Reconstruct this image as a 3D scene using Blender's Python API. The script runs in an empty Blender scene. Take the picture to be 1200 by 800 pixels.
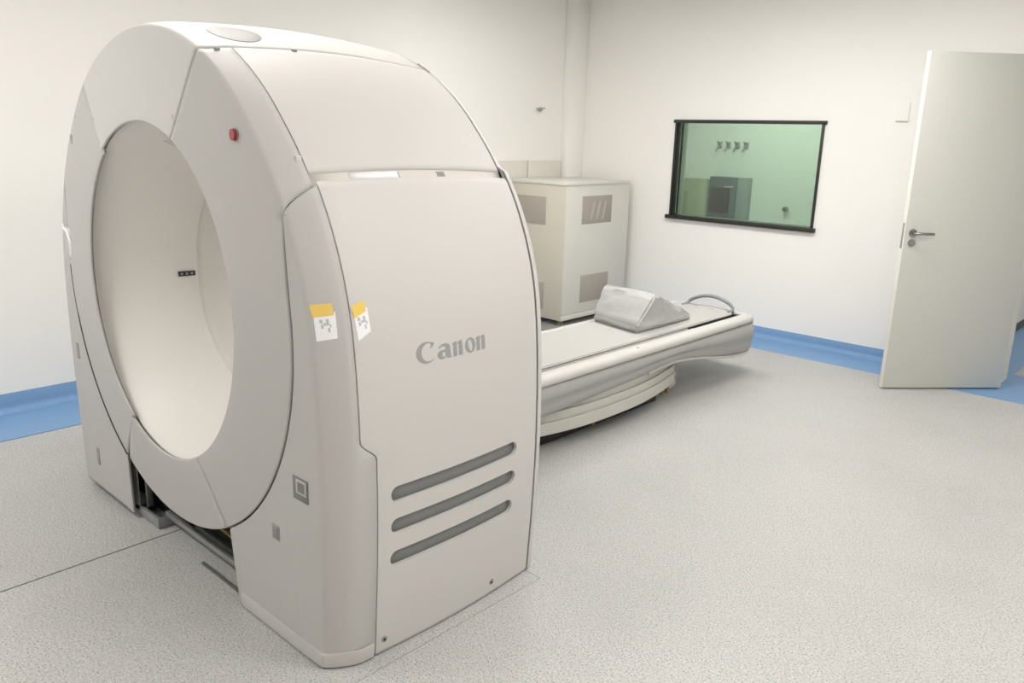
import bpy, bmesh, math, random
from mathutils import Vector, Matrix
random.seed(4)
C = bpy.context.scene.collection
PI = math.pi
def R(d): return math.radians(d)
def lerp(a, b, t): return a + (b - a) * t
def sstep(a, b, x):
    t = max(0.0, min(1.0, (x - a) / (b - a))); return t * t * (3 - 2 * t)
def pchip(tab, x):
    """smooth (Catmull-Rom) interpolation of a table sorted by x"""
    if x <= tab[0][0]: return tab[0][1]
    if x >= tab[-1][0]: return tab[-1][1]
    for i in range(len(tab) - 1):
        if tab[i][0] <= x <= tab[i + 1][0]: break
    x0, y0 = tab[i]; x1, y1 = tab[i + 1]; h = x1 - x0
    m = (y1 - y0) / h
    ml = m if i == 0 else (y1 - tab[i - 1][1]) / (x1 - tab[i - 1][0])
    mr = m if i + 2 >= len(tab) else (tab[i + 2][1] - y0) / (tab[i + 2][0] - x0)
    t = (x - x0) / h
    return ((2*t**3 - 3*t*t + 1)*y0 + (t**3 - 2*t*t + t)*h*ml + (-2*t**3 + 3*t*t)*y1 + (t**3 - t*t)*h*mr)

# ------------------------------------------------------------------ materials
def srgb(r, g, b):
    f = lambda c: (c / 255 / 12.92) if c / 255 <= .04045 else ((c / 255 + .055) / 1.055) ** 2.4
    return (f(r), f(g), f(b), 1)
def mat(name, col, rough=.5, metal=0.0, spec=.5, bump=0.0, bscale=40, var=0.0, vscale=6, coat=0.0):
    m = bpy.data.materials.new(name); m.use_nodes = True
    nt = m.node_tree; b = nt.nodes['Principled BSDF']
    b.inputs['Base Color'].default_value = col; b.inputs['Roughness'].default_value = rough
    b.inputs['Metallic'].default_value = metal; b.inputs['Specular IOR Level'].default_value = spec
    b.inputs['Coat Weight'].default_value = coat
    tc = nt.nodes.new('ShaderNodeTexCoord')
    if var:
        n = nt.nodes.new('ShaderNodeTexNoise'); n.inputs['Scale'].default_value = vscale; n.inputs['Detail'].default_value = 4
        nt.links.new(tc.outputs['Object'], n.inputs['Vector'])
        r = nt.nodes.new('ShaderNodeMapRange'); r.inputs[1].default_value = .3; r.inputs[2].default_value = .7
        r.inputs[3].default_value = 1 - var; r.inputs[4].default_value = 1 + var
        nt.links.new(n.outputs[0], r.inputs[0])
        x = nt.nodes.new('ShaderNodeVectorMath'); x.operation = 'SCALE'; x.inputs[0].default_value = col[:3]
        nt.links.new(r.outputs[0], x.inputs['Scale']); nt.links.new(x.outputs[0], b.inputs['Base Color'])
    if bump:
        n = nt.nodes.new('ShaderNodeTexNoise'); n.inputs['Scale'].default_value = bscale; n.inputs['Detail'].default_value = 5
        nt.links.new(tc.outputs['Object'], n.inputs['Vector'])
        bp = nt.nodes.new('ShaderNodeBump'); bp.inputs['Strength'].default_value = bump; bp.inputs['Distance'].default_value = .01
        nt.links.new(n.outputs[0], bp.inputs['Height']); nt.links.new(bp.outputs[0], b.inputs['Normal'])
    return m
def vinyl(name, base, dark, light, amount=1.0):
    """speckled sheet vinyl"""
    m = bpy.data.materials.new(name); m.use_nodes = True
    nt = m.node_tree; b = nt.nodes['Principled BSDF']; b.inputs['Roughness'].default_value = .42
    b.inputs['Specular IOR Level'].default_value = .35
    tc = nt.nodes.new('ShaderNodeTexCoord')
    def noise(sc, det):
        n = nt.nodes.new('ShaderNodeTexNoise'); n.inputs['Scale'].default_value = sc; n.inputs['Detail'].default_value = det
        nt.links.new(tc.outputs['Object'], n.inputs['Vector']); return n
    def ramp(src, p0, p1):
        r = nt.nodes.new('ShaderNodeMapRange'); r.inputs[1].default_value = p0; r.inputs[2].default_value = p1
        nt.links.new(src.outputs[0], r.inputs[0]); return r
    def mix(fac, a, c, k=1.0):
        x = nt.nodes.new('ShaderNodeMix'); x.data_type = 'RGBA'
        mul = nt.nodes.new('ShaderNodeMath'); mul.operation = 'MULTIPLY'; mul.inputs[1].default_value = k
        nt.links.new(fac.outputs[0], mul.inputs[0]); nt.links.new(mul.outputs[0], x.inputs[0])
        if isinstance(a, tuple): x.inputs[6].default_value = a
        else: nt.links.new(a.outputs[2], x.inputs[6])
        x.inputs[7].default_value = c
        return x
    n1 = noise(170, 2); n2 = noise(130, 2); n3 = noise(1.6, 3)
    x1 = mix(ramp(n1, .55, .64), base, dark, .95 * amount)
    x2 = mix(ramp(n2, .54, .68), x1, light, .7 * amount)
    x3 = mix(ramp(n3, .45, .7), x2, dark, .10 * amount)
    nt.links.new(x3.outputs[2], b.inputs['Base Color'])
    return m
def emis(name, col, s):
    m = bpy.data.materials.new(name); m.use_nodes = True; b = m.node_tree.nodes['Principled BSDF']
    b.inputs['Base Color'].default_value = col; b.inputs['Emission Color'].default_value = col; b.inputs['Emission Strength'].default_value = s
    return m
def glass_mat(name, tint, refl=1.0):
    m = bpy.data.materials.new(name); m.use_nodes = True; nt = m.node_tree; nt.nodes.clear()
    o = nt.nodes.new('ShaderNodeOutputMaterial'); t = nt.nodes.new('ShaderNodeBsdfTransparent'); g = nt.nodes.new('ShaderNodeBsdfGlossy')
    g.inputs['Roughness'].default_value = .0; t.inputs[0].default_value = tint
    f = nt.nodes.new('ShaderNodeFresnel'); f.inputs[0].default_value = 1.75
    x = nt.nodes.new('ShaderNodeMixShader'); nt.links.new(f.outputs[0], x.inputs[0]); nt.links.new(t.outputs[0], x.inputs[1]); nt.links.new(g.outputs[0], x.inputs[2])
    nt.links.new(x.outputs[0], o.inputs[0]); return m

M = {}
M['wall'] = mat('wall_paint', (.86, .842, .81, 1), .75, spec=.2, bump=.03, bscale=60, var=.012, vscale=1.2)
M['wall2'] = mat('control_wall_paint', (.80, .80, .78, 1), .8, spec=.2, var=.01)
M['ceil'] = mat('ceiling_paint', (.86, .85, .82, 1), .85, spec=.1)
M['floor'] = vinyl('speckled_vinyl', (.465, .46, .45, 1), (.18, .18, .177, 1), (.64, .635, .615, 1))
M['blue'] = vinyl('blue_vinyl', (.185, .33, .55, 1), (.13, .25, .44, 1), (.27, .41, .60, 1), .5)
M['joint'] = mat('joint_grey', (.10, .10, .09, 1), .7)
M['joint_light'] = mat('joint_light_grey', (.33, .33, .32, 1), .7)
M['shell'] = mat('gantry_cover_plastic', (.55, .536, .52, 1), .55, spec=.4, var=.008, vscale=2)
M['front'] = mat('gantry_front_plastic', (.46, .446, .435, 1), .55, spec=.35, var=.01, vscale=2)
M['bore'] = mat('bore_liner_plastic', (.72, .70, .67, 1), .45, spec=.4)
M['mylar'] = mat('bore_window_film', (.685, .66, .62, 1), .45, spec=.4)
M['core'] = mat('gantry_core_metal', (.24, .235, .23, 1), .6)
M['gap'] = mat('gantry_gap_plastic', (.60, .57, .53, 1), .6)
M['vent'] = mat('vent_grey_mesh', (.19, .195, .195, 1), .6, var=.05, vscale=300)
M['black'] = mat('black_plastic', (.012, .012, .012, 1), .35)
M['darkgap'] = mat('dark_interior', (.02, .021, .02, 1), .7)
M['steel'] = mat('painted_steel_frame', (.14, .155, .145, 1), .45, metal=.3, var=.15, vscale=15)
M['steel2'] = mat('zinc_steel', (.33, .345, .335, 1), .4, metal=.5, var=.1, vscale=20)
M['chrome'] = mat('satin_chrome', (.32, .32, .32, 1), .22, metal=1)
M['logo'] = mat('logo_grey', (.29, .29, .295, 1), .45)
M['grey'] = mat('mid_grey_plastic', (.30, .29, .27, 1), .5)
M['grey2'] = mat('crown_cap_grey', (.22, .21, .20, 1), .5)
M['lgrey'] = mat('light_grey_plastic', (.47, .455, .43, 1), .5)
M['red'] = mat('red_button', (.30, .03, .035, 1), .3)
M['white'] = mat('paper_white', (.83, .83, .85, 1), .7)
M['yellow'] = mat('yellow_tape', (.78, .55, .13, 1), .5)
M['ink'] = mat('grey_ink', (.48, .49, .52, 1), .8)
M['film'] = mat('milky_film', (.60, .59, .585, 1), .25, spec=.6)
M['couch'] = mat('couch_cover_white', (.57, .555, .53, 1), .4, spec=.4)
M['couchg'] = mat('couch_side_grey', (.37, .365, .36, 1), .45, spec=.4)
M['skirt'] = mat('couch_skirt_cream', (.54, .53, .485, 1), .5)
M['pad'] = mat('table_pad_grey', (.46, .45, .43, 1), .6, bump=.08, bscale=25)
M['wedge'] = mat('foam_wedge_vinyl', (.45, .45, .44, 1), .5, bump=.7, bscale=14)
M['brass'] = mat('brass', (.30, .20, .07, 1), .45, metal=.7)
M['handle'] = mat('couch_handle_grey', (.22, .235, .26, 1), .4)
M['cab'] = mat('cabinet_cream', (.58, .55, .46, 1), .5, var=.01)
M['cabw'] = mat('cabinet_white', (.65, .64, .59, 1), .45, var=.01)
M['cvent'] = mat('cabinet_vent', (.38, .345, .295, 1), .6, var=.06, vscale=250)
M['door'] = mat('door_paint', (.59, .59, .55, 1), .45, spec=.4)
M['door_edge'] = mat('lit_edge_frame_paint', (.80, .78, .70, 1), .5)
M['frame'] = mat('window_frame_black', (.02, .02, .017, 1), .4)
M['glass'] = glass_mat('lead_glass', (.60, .70, .62, 1))
M['ctrlbox'] = mat('control_box_grey', (.10, .12, .13, 1), .4)
M['ctrlbox2'] = mat('control_box_side', (.28, .32, .31, 1), .5)
M['olive'] = mat('olive_reflection', (.36, .38, .27, 1), .6)
M['olive2'] = mat('olive_reflection_dark', (.20, .24, .20, 1), .6)
M['lamp'] = emis('lamp_diffuser', (1, .96, .9, 1), 4)
M['lampframe'] = mat('lamp_frame', (.75, .75, .75, 1), .4)
M['panelw'] = mat('wall_panel_paint', (.70, .67, .61, 1), .6)

# ------------------------------------------------------------------ object helpers
def link(name, me, m, parent=None, smooth=None):
    me.name = name
    if m is not None and not me.materials: me.materials.append(m)
    o = bpy.data.objects.new(name, me); C.objects.link(o)
    if parent is not None: o.parent = parent
    if smooth is not None:
        for p in me.polygons: p.use_smooth = True
        me.set_sharp_from_angle(angle=R(smooth))
    return o
def from_bm(name, bm, m, parent=None, smooth=None):
    me = bpy.data.meshes.new(name); bm.to_mesh(me); bm.free()
    return link(name, me, m, parent, smooth)
def tag(o, label=None, cat=None, group=None, kind=None):
    if label: o['label'] = label
    if cat: o['category'] = cat
    if group: o['group'] = group
    if kind: o['kind'] = kind
    return o
def empty(name, loc=(0, 0, 0), rz=0):
    o = bpy.data.objects.new(name, None); C.objects.link(o); o.location = loc; o.rotation_euler = (0, 0, rz); o.empty_display_size = .1
    return o
def box_bm(x0, x1, y0, y1, z0, z1, bev=0.0, seg=2, bm=None, mtx=None):
    b = bmesh.new()
    vs = [b.verts.new((x, y, z)) for x in (x0, x1) for y in (y0, y1) for z in (z0, z1)]
    for f in ((0,1,3,2),(4,6,7,5),(0,4,5,1),(2,3,7,6),(0,2,6,4),(1,5,7,3)): b.faces.new([vs[i] for i in f])
    if bev: bmesh.ops.bevel(b, geom=list(b.edges), offset=bev, segments=seg, affect='EDGES', profile=.5)
    bmesh.ops.recalc_face_normals(b, faces=b.faces)
    if mtx is not None: bmesh.ops.transform(b, matrix=mtx, verts=b.verts)
    if bm is None: return b
    me = bpy.data.meshes.new('t'); b.to_mesh(me); b.free(); bm.from_mesh(me); bpy.data.meshes.remove(me); return bm
def box(name, x0, x1, y0, y1, z0, z1, m, parent=None, bev=0.0, seg=2, mtx=None):
    return from_bm(name, box_bm(x0, x1, y0, y1, z0, z1, bev, seg, mtx=mtx), m, parent, 40 if bev else None)
def grid_bm(pts, closed_u=False, closed_v=False, flip=False, bm=None):
    b = bm or bmesh.new()
    V = [[b.verts.new(p) for p in row] for row in pts]
    nu, nv = len(V), len(V[0])
    for i in range(nu if closed_u else nu - 1):
        for j in range(nv if closed_v else nv - 1):
            q = [V[i][j], V[(i+1) % nu][j], V[(i+1) % nu][(j+1) % nv], V[i][(j+1) % nv]]
            if flip: q.reverse()
            try: b.faces.new(q)
            except ValueError: pass
    return b
def prism_bm(poly, axis, a, b_, bm=None):
    """extrude a 2D polygon along an axis; poly coords fill the two other axes in order"""
    b = bm or bmesh.new()
    def P(p, t):
        q = [p[0], p[1]]; q.insert(axis, t); return q
    A = [b.verts.new(P(p, a)) for p in poly]; B = [b.verts.new(P(p, b_)) for p in poly]
    f1 = b.faces.new(A); f2 = b.faces.new(B)
    for i in range(len(poly)): b.faces.new([A[i], A[(i+1) % len(poly)], B[(i+1) % len(poly)], B[i]])
    bmesh.ops.recalc_face_normals(b, faces=b.faces)
    return b
def tube_bm(path, r, n=10, bm=None, caps=True):
    b = bm or bmesh.new(); path = [Vector(p) for p in path]; rings = []
    up = Vector((0, 0, 1))
    for i, p in enumerate(path):
        t = (path[min(i+1, len(path)-1)] - path[max(i-1, 0)]).normalized()
        a = t.cross(up)
        if a.length < 1e-3: a = t.cross(Vector((1, 0, 0)))
        a.normalize(); c = a.cross(t)
        rr = r[i] if isinstance(r, (list, tuple)) else r
        rings.append([b.verts.new(p + a*math.cos(2*PI*k/n)*rr + c*math.sin(2*PI*k/n)*rr) for k in range(n)])
    for i in range(len(rings)-1):
        for k in range(n): b.faces.new([rings[i][k], rings[i][(k+1) % n], rings[i+1][(k+1) % n], rings[i+1][k]])
    if caps: b.faces.new(rings[0][::-1]); b.faces.new(rings[-1])
    bmesh.ops.recalc_face_normals(b, faces=b.faces)
    return b
def cyl_bm(p0, p1, r, n=20, bm=None): return tube_bm([p0, p1], r, n, bm)
def solidify(o, t, offset=-1):
    md = o.modifiers.new('thickness', 'SOLIDIFY'); md.thickness = t; md.offset = offset; md.use_even_offset = False
    return md
def bake(o):
    dg = bpy.context.evaluated_depsgraph_get(); dg.update()
    me = bpy.data.meshes.new_from_object(o.evaluated_get(dg)); o.modifiers.clear(); old = o.data; o.data = me; return o

# ------------------------------------------------------------------ camera
cam = bpy.data.cameras.new('camera'); co = bpy.data.objects.new('camera', cam); C.objects.link(co)
Rr = [[0.72983803, 0.1886407, -0.65707773], [0.68311404, -0.16426802, 0.71159766], [0.02629942, -0.96821005, -0.24875216]]
mw = Matrix(((Rr[0][0], -Rr[0][1], -Rr[0][2], 2.85545), (Rr[1][0], -Rr[1][1], -Rr[1][2], -1.21729), (Rr[2][0], -Rr[2][1], -Rr[2][2], 1.63997), (0, 0, 0, 1)))
co.matrix_world = mw; cam.sensor_width = 36; cam.lens = 939.2 / 1200 * 36; cam.clip_start = .02
bpy.context.scene.camera = co

# ------------------------------------------------------------------ room
XL, XR, YB, YF, H = -2.28, 4.3, 5.22, -3.2, 2.9
WT = .2
def st(o): o['kind'] = 'structure'; return o
st(box('floor', XL-WT, XR+WT, YF-WT, 4.82, -.1, 0, M['floor']))
st(box('ceiling', XL-WT, XR+WT, YF-WT, YB+WT, H, H+.15, M['ceil']))
st(box('wall_left', XL-WT, XL, YF, YB, -.1, H, M['wall']))
st(box('wall_right', XR, XR+WT, YF, YB+WT, -.1, H, M['wall']))
st(box('wall_front', XL-WT, XR+WT, YF-WT, YF, -.1, H, M['wall']))
# back wall with holes for the window and the doorway
WX0, WX1, WZ0, WZ1 = -1.15, .19, .965, 1.80
DX0, DX1, DZ = 1.655, 2.56, 2.22
b = bmesh.new()
for (x0, x1, z0, z1) in ((XL-WT, WX0, 0, H), (WX0, WX1, 0, WZ0), (WX0, WX1, WZ1, H), (WX1, DX0, 0, H), (DX0, DX1, DZ, H), (DX1, XR, 0, H)):
    box_bm(x0, x1, YB, YB+WT, z0, z1, bm=b)
st(from_bm('wall_back', b, M['wall']))
# blue floor band and coved skirting
b = bmesh.new()
box_bm(XL, XR, 4.82, YB, -.1, .0005, bm=b); box_bm(DX0, DX1, YB, YB+WT, -.1, .0005, bm=b)
box_bm(XL, -1.80, YF, 4.82, -.02, .0012, bm=b)
st(from_bm('trim_1', b, M['blue']))
def cove(poly_axis, wall, sgn, a, c, name, h=.10):
    pr = [(0, 0), (.055, 0), (.05, .0022)]
    for k in range(7):
        t = k / 6 * PI / 2
        pr.append((.006 + .044 * (1 - math.sin(t)), .003 + .044 * (1 - math.cos(t))))
    pr += [(.005, h - .003), (.003, h), (0, h)]
    pr = [(wall + sgn * p[0], p[1]) for p in pr]
    bm = prism_bm(pr, poly_axis, a, c)
    return st(from_bm(name, bm, M['blue'], None, 50))
cove(1, XL, 1, YF, 4.97, 'baseboard_left', .115)
# along x: poly coords are (y, z)
for i, (a, c) in enumerate(((XL+.09, 1.62), (DX1 + .08, XR))):
    cove(0, YB, -1, a, c, 'baseboard_back' if i == 0 else 'baseboard_back_right', .095)
st(box('trim_2', XL, XL+.085, 4.97, YB, 0, H, M['wall'], bev=.004))         # shallow pilaster in the corner
# thin welded joints in the vinyl
def strip(name, p0, p1, w, m, z=.0009):
    p0, p1 = Vector(p0), Vector(p1); d = (p1 - p0).normalized(); n = Vector((-d.y, d.x)) * w / 2
    poly = [p0 + n, p0 - n, p1 - n, p1 + n]
    bm = prism_bm([(p.x, p.y) for p in poly], 2, -.002, z); return st(from_bm(name, bm, m))
strip('trim_3', (-.165, YF), (-.228, .10), .006, M['joint'])
b = bmesh.new()
for p0, p1 in (((1.085, .02), (1.085, .895)), ((.90, .895), (1.085, .895))):
    p0, p1 = Vector(p0), Vector(p1); d = (p1-p0).normalized(); n = Vector((-d.y, d.x))*.0016
    prism_bm([tuple(q) for q in (p0+n, p0-n, p1-n, p1+n)], 2, -.002, .0009, b)
st(from_bm('trim_4', b, M['joint_light']))
strip('trim_5', (-1.8, YF), (-1.8, 4.82), .004, M['joint'], .0016)

# window
win = st(empty('window_1', ((WX0+WX1)/2, YB, WZ0)))
def wpart(name, x0, x1, y0, y1, z0, z1, m, bev=.003):
    o = box(name, x0 - win.location.x, x1 - win.location.x, y0 - win.location.y, y1 - win.location.y, z0 - win.location.z, z1 - win.location.z, m, win, bev); return o
wpart('head_bar', WX0-.022, WX1+.022, YB-.022, YB+.03, WZ1-.012, WZ1+.016, M['frame'])
wpart('sill_bar', WX0-.035, WX1+.028, YB-.04, YB+.03, WZ0-.022, WZ0+.012, M['frame'])
wpart('jamb', WX0-.006, WX0+.014, YB-.018, YB+.06, WZ0, WZ1, M['frame'])
wpart('jamb', WX1-.014, WX1+.006, YB-.018, YB+.06, WZ0, WZ1, M['frame'])
wpart('rear_frame', WX0, WX0+.016, YB+.072, YB+.10, WZ0, WZ1, M['frame'])
wpart('reveal', WX0, WX1, YB+.03, YB+.2, WZ0-.001, WZ0+.004, M['grey'], 0)
gp = wpart('glass_pane', WX0+.012, WX1-.012, YB+.06, YB+.072, WZ0, WZ1, M['glass'], 0)

# control room behind the glass
st(box('wall_control_back', -3.9, 1.25, 7.8, 7.9, 0, H, M['wall2']))
st(box('wall_control_left', -3.9, -3.8, YB+WT, 7.8, 0, H, M['wall2']))
st(box('wall_control_right', 1.25, 1.35, YB+WT, 9.4, 0, H, M['wall']))
st(box('floor_control', -3.9, 1.35, YB+WT, 7.9, -.1, 0, M['floor']))
st(box('ceiling_control', -3.9, 4.5, YB+WT, 9.6, H, H+.1, M['ceil']))
# corridor beyond the door
st(box('floor_corridor', 1.35, 4.5, YB+WT, 9.5, -.1, 0, M['blue']))
st(box('trim_7', 1.70, 4.5, 5.60, 9.5, -.02, .0015, M['floor']))
st(box('wall_corridor_back', 1.25, 4.5, 9.4, 9.5, 0, H, M['wall']))
st(box('wall_corridor_right', 4.4, 4.5, YB+WT, 9.5, 0, H, M['wall']))
st(box('baseboard_corridor', 1.35, 1.362, YB+WT, 9.4, 0, .07, M['joint']))
# door frame lining
b = bmesh.new()
box_bm(DX0, DX0+.03, YB-.012, YB+WT+.01, 0, DZ, bm=b); box_bm(DX1-.03, DX1, YB-.012, YB+WT+.01, 0, DZ, bm=b); box_bm(DX0, DX1, YB-.012, YB+WT+.01, DZ-.03, DZ, bm=b)
box_bm(DX1-.004, DX1+.05, YB-.014, YB, 0, DZ+.05, bm=b); box_bm(DX0-.05, DX1+.05, YB-.014, YB, DZ-.004, DZ+.05, bm=b)
st(from_bm('trim_8', b, M['door_edge']))

# door leaf: local x along the leaf from the free edge, local y = thickness (0 = face towards the room)
fe, hg = Vector((1.132, 4.447)), Vector((1.719, 5.094)); dv = hg - fe; dang = math.atan2(dv.y, dv.x); DW = dv.length
door = st(empty('door_1', (fe.x, fe.y, 0), dang))
leaf = box('door_leaf', 0, DW, 0, .042, .012, 2.225, M['door'], door, .0025)
leaf.data.materials.append(M['door_edge'])
for p in leaf.data.polygons:
    if p.center.x < .001 or p.center.z > 2.224: p.material_index = 1  # paler colour paints the light falling on the leaf's edges
box('latch_plate', -.0015, .003, .010, .030, .98, 1.15, M['grey'], door, .0006)
b = bmesh.new(); cyl_bm((.055, .001, 1.085), (.055, -.010, 1.085), .026, 24, b); ro = from_bm('handle_rose', b, M['chrome'], door, 40)
b = tube_bm([(.055, 0, 1.085), (.055, -.040, 1.085), (.060, -.052, 1.085), (.075, -.057, 1.085), (.11, -.057, 1.085), (.172, -.055, 1.084)], .0095, 12); from_bm('door_handle', b, M['chrome'], door, 60)
b = bmesh.new(); cyl_bm((.055, .001, 1.02), (.055, -.010, 1.02), .024, 24, b); lk = from_bm('lock_rose', b, M['chrome'], door, 40)
b = bmesh.new(); cyl_bm((.055, -.008, 1.02), (.055, -.014, 1.02), .008, 12, b); from_bm('keyhole', b, M['grey'], lk, 40)
for z in (.35, 1.15, 1.95):
    b = cyl_bm((DW+.003, .012, z-.05), (DW+.003, .012, z+.05), .005, 12); from_bm('hinge', b, M['door_edge'], door, 40)

# ------------------------------------------------------------------ CT gantry
ZC, R0, R2 = 1.0456, .620, .865
G = tag(empty('ct_scanner'), 'large off-white scanner gantry with a round bore and three dark vent slots on its side', 'CT scanner')
PROF = [(-.01, 1.0), (.1, 1.008), (.3, 1.02), (.5, 1.027), (.65, 1.027), (.8, 1.0235), (.95, 1.0145), (ZC, 1.005)]
def base(u):
    if u > 90:
        x, z = base(180 - u); return (-x, z)
    if u >= 0:
        r = .937 + .068 * max(0, 1 - u / 42) ** 1.3
        return (r * math.cos(R(u)), ZC + r * math.sin(R(u)))
    z = ZC * (1 + u / 100); return (pchip(PROF, z), z)
def nrm(u):
    a, c = base(u - .4), base(u + .4); dx, dz = a[0] - c[0], a[1] - c[1]; l = math.hypot(dx, dz)
    return (-dz / l, dx / l)
def sidew(u):
    if u > 90: u = 180 - u
    return 1 - sstep(0, 60, u) if u > 0 else 1.0
def doff(u, y, step):
    w = sidew(u); e0 = -.02 - .022 * w
    if y < .1: return e0 + (step - e0) * (1 - (1 - y / .1) ** 1.4)
    t = min(1, (y - .1) / .8)
    d = step + .02 * math.sin(PI * t) - .012 * t
    if y > .9: d -= .035 * ((y - .9) / .06) ** 2
    return d
def shell(u, y, step=0.0, off=0.0):
    x, z = base(u); nx, nz = nrm(u)
    if nx * x < 0 or (nx * x == 0 and nz < 0): nx, nz = -nx, -nz
    d = doff(u, y, step) + off
    return (x + nx * d, y, z + nz * d)
def rim(u): return shell(u, 0.0)
FY = [(.010, .0), (.004, .0016), (.0, .006)]     # rounding of the rim: (inset, y)
def rimrow(u, step, yend, ys=(.012, .022, .036, .054, .075), uf=None):
    """points from just inside the rim, over the fillet, back to y = yend"""
    out = []
    for ins, y in FY:
        uu = uf(y) if uf else u
        out.append(shell(uu, y, step, -ins))
    for y in ys:
        yy = y if yend > .09 else y * yend / .1
        uu = uf(yy) if uf else u
        out.append(shell(uu, yy, step))
    uu = uf(yend) if uf else u
    out.append(shell(uu, yend, step))
    return out
def facerow(pin, pout, n, fillet=.004):
    """points on the flat front of a base cover from pin to pout (x, z); pin edge slightly rounded back"""
    d = Vector(pout) - Vector(pin); L = d.length; d /= L
    out = [(pin[0], .006, pin[1]), (pin[0] + d.x*.0012, .002, pin[1] + d.y*.0012), (pin[0] + d.x*fillet, 0, pin[1] + d.y*fillet)]
    for k in range(1, n):
        t = lerp(fillet / L, 1, k / n); q = Vector(pin).lerp(Vector(pout), t); out.append((q.x, 0, q.y))
    return out
def discrow(pin, pout, n):
    """slightly domed disc surface with a rolled inner edge"""
    d = Vector(pout) - Vector(pin); L = d.length; d /= L; r = .007; out = []
    for k in range(5):
        a = k / 4 * PI / 2; o_ = r * (1 - math.cos(a)); q = Vector(pin) + d * o_
        out.append((q.x, dome(q.x, q.y) + r * (1 - math.sin(a)), q.y))
    for k in range(1, n + 1):
        t = lerp(r / L, 1, k / (n + .0)); t = min(t, 1); q = Vector(pin).lerp(Vector(pout), t)
        if k == n: break
        out.append((q.x, dome(q.x, q.y), q.y))
    return out
BX, BZ, BA, BB = -.018, 1.048, .583, .606          # bore opening
def inn(a, e=0.0): return (BX + (BA + e) * math.cos(R(a)), BZ + (BB + e) * math.sin(R(a)))
def dome(x, z):
    a = math.atan2(z - ZC, x); rr = math.hypot(x, z - ZC); rb = .60; ro = .925 if z > ZC - .2 else .90
    t = max(0, min(1, (rr - rb) / (ro - rb))); return -.026 * (1 - t)
def circ(a, r): return (r * math.cos(R(a)), ZC + r * math.sin(R(a)))
def orient(bm, outward=True, axis_only=False):
    bm.normal_update(); t = 0
    for f in bm.faces:
        c = f.calc_center_median(); o_ = Vector((c.x, 0 if axis_only or c.y > .05 else -1, (c.z - ZC) * (1 if c.z > ZC or axis_only else .05)))
        t += f.calc_area() * (1 if f.normal.dot(o_) > 0 else -1)
    if (t < 0) == outward: bmesh.ops.reverse_faces(bm, faces=bm.faces)
def cover(name, rows, m, flip, thick=.014, merge=True, extra=None, parent=None):
    bm = grid_bm(rows, flip=flip)
    if extra: grid_bm(extra, flip=flip, bm=bm)
    bmesh.ops.remove_doubles(bm, verts=bm.verts, dist=.0004)
    orient(bm); o = from_bm(name, bm, m, parent or G, 35)
    solidify(o, thick); return o
GA = .09      # half gap in degrees on the rim
SU, SUL = 63.0, 125.6     # shell seams right / left of the top cover
def uedge(y): return 23.3 + 3.7 * math.sqrt(max(0, min(1, y / .1)))
# top cover: front wedge + the whole crown back to y = .9
rows = []
N = 48
ymid = (.14, .2, .27, .34, .42, .5, .58, .66, .74, .81, .87)
for i in range(N + 1):
    t = i / N; u = lerp(SU + GA, SUL - GA, t); ai = lerp(64.6 + .25, 125.5 - .25, t)
    uf = lerp(64.2, SUL - GA, t)
    pout = shell(uf, 0, 0, -.010)
    row = discrow(inn(ai), (pout[0], pout[2]), 8)
    rr = rimrow(u, 0.0, .1, uf=lambda y, u=u, uf=uf: lerp(uf, u, min(1, y / .05)))
    row += rr + [shell(u, y) for y in ymid] + [shell(u, .895)]
    rows.append(row)
top = cover('top_cover', rows, M['shell'], False)
# front side covers (right and left): rim part above z = 1.4, then a flat part down inside the seam
def seam(t):
    """front-plane seam between the disc and the base cover, t 0..1 from z=1.4 to the bottom (-63 deg)"""
    z1 = ZC + .10; L1 = 1.404 - z1; a0 = math.degrees(math.asin(.10 / R2)); L2 = R(a0 + 62.9) * R2
    s = t * (L1 + L2)
    if s < L1: 
        z = 1.404 - s; k = s / L1; return (lerp(.842, R2 * math.cos(R(a0)), k ** 1.5), z)
    return circ(a0 - math.degrees((s - L1) / R2), R2)
def side_cover(sg):
    usA = SU if sg > 0 else 180 - SUL; aA = 64.7 if sg > 0 else 180 - 126.2
    aB = 20; aE = -63.2 if sg > 0 else -(180 - 120.3); rowsA = []
    nA = 26
    for i in range(nA + 1):
        t = i / nA; uf = lambda y, t=t: lerp(usA - GA if y > .03 and sg > 0 else usA - .45 if sg < 0 else lerp(63.9, usA - GA, y / .03), uedge(y) + .12, t)
        ai = lerp(aA - .25, aB, t); u0 = uf(0); po = shell(u0, 0, 0, -.010)
        row = discrow(inn(ai), (po[0], po[2]), 8) + rimrow(0, 0.0, .0985, uf=uf)
        rowsA.append([(sg * p[0], p[1], p[2]) for p in row])
    rowsB = []; nB = 54
    for i in range(nB + 1):
        t = i / nB; pin = inn(lerp(aB, aE + (.02 if sg > 0 else .35), t)); tt = lerp(0, 1 if sg > 0 else .957, t); po = seam(tt)
        if t == 0: po = shell(uedge(0) + .12, 0, 0, -.010); po = (po[0], po[2])
        d = Vector(po) - Vector((0, ZC)); d.normalize(); po = (po[0] - d.x*.003*min(1, t*20), po[1] - d.y*.003*min(1, t*20))
        row = discrow(pin, po, 8); dd = dome(*po)
        row.append((po[0], 0, po[1]) if t == 0 else (po[0]-d.x*.003, dd, po[1]-d.y*.003))
        row.append((po[0], dd + .003, po[1]) if t > 0 else (po[0], .0, po[1]))
        row.append((po[0], .02, po[1])) if t > 0 else row.append((po[0], .0, po[1]))
        rowsB.append([(sg * p[0], p[1], p[2]) for p in row])
    o = cover('front_side_cover', rowsA, M['front'], sg < 0, extra=rowsB); return o
side_cover(1); lsc = side_cover(-1)
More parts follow.
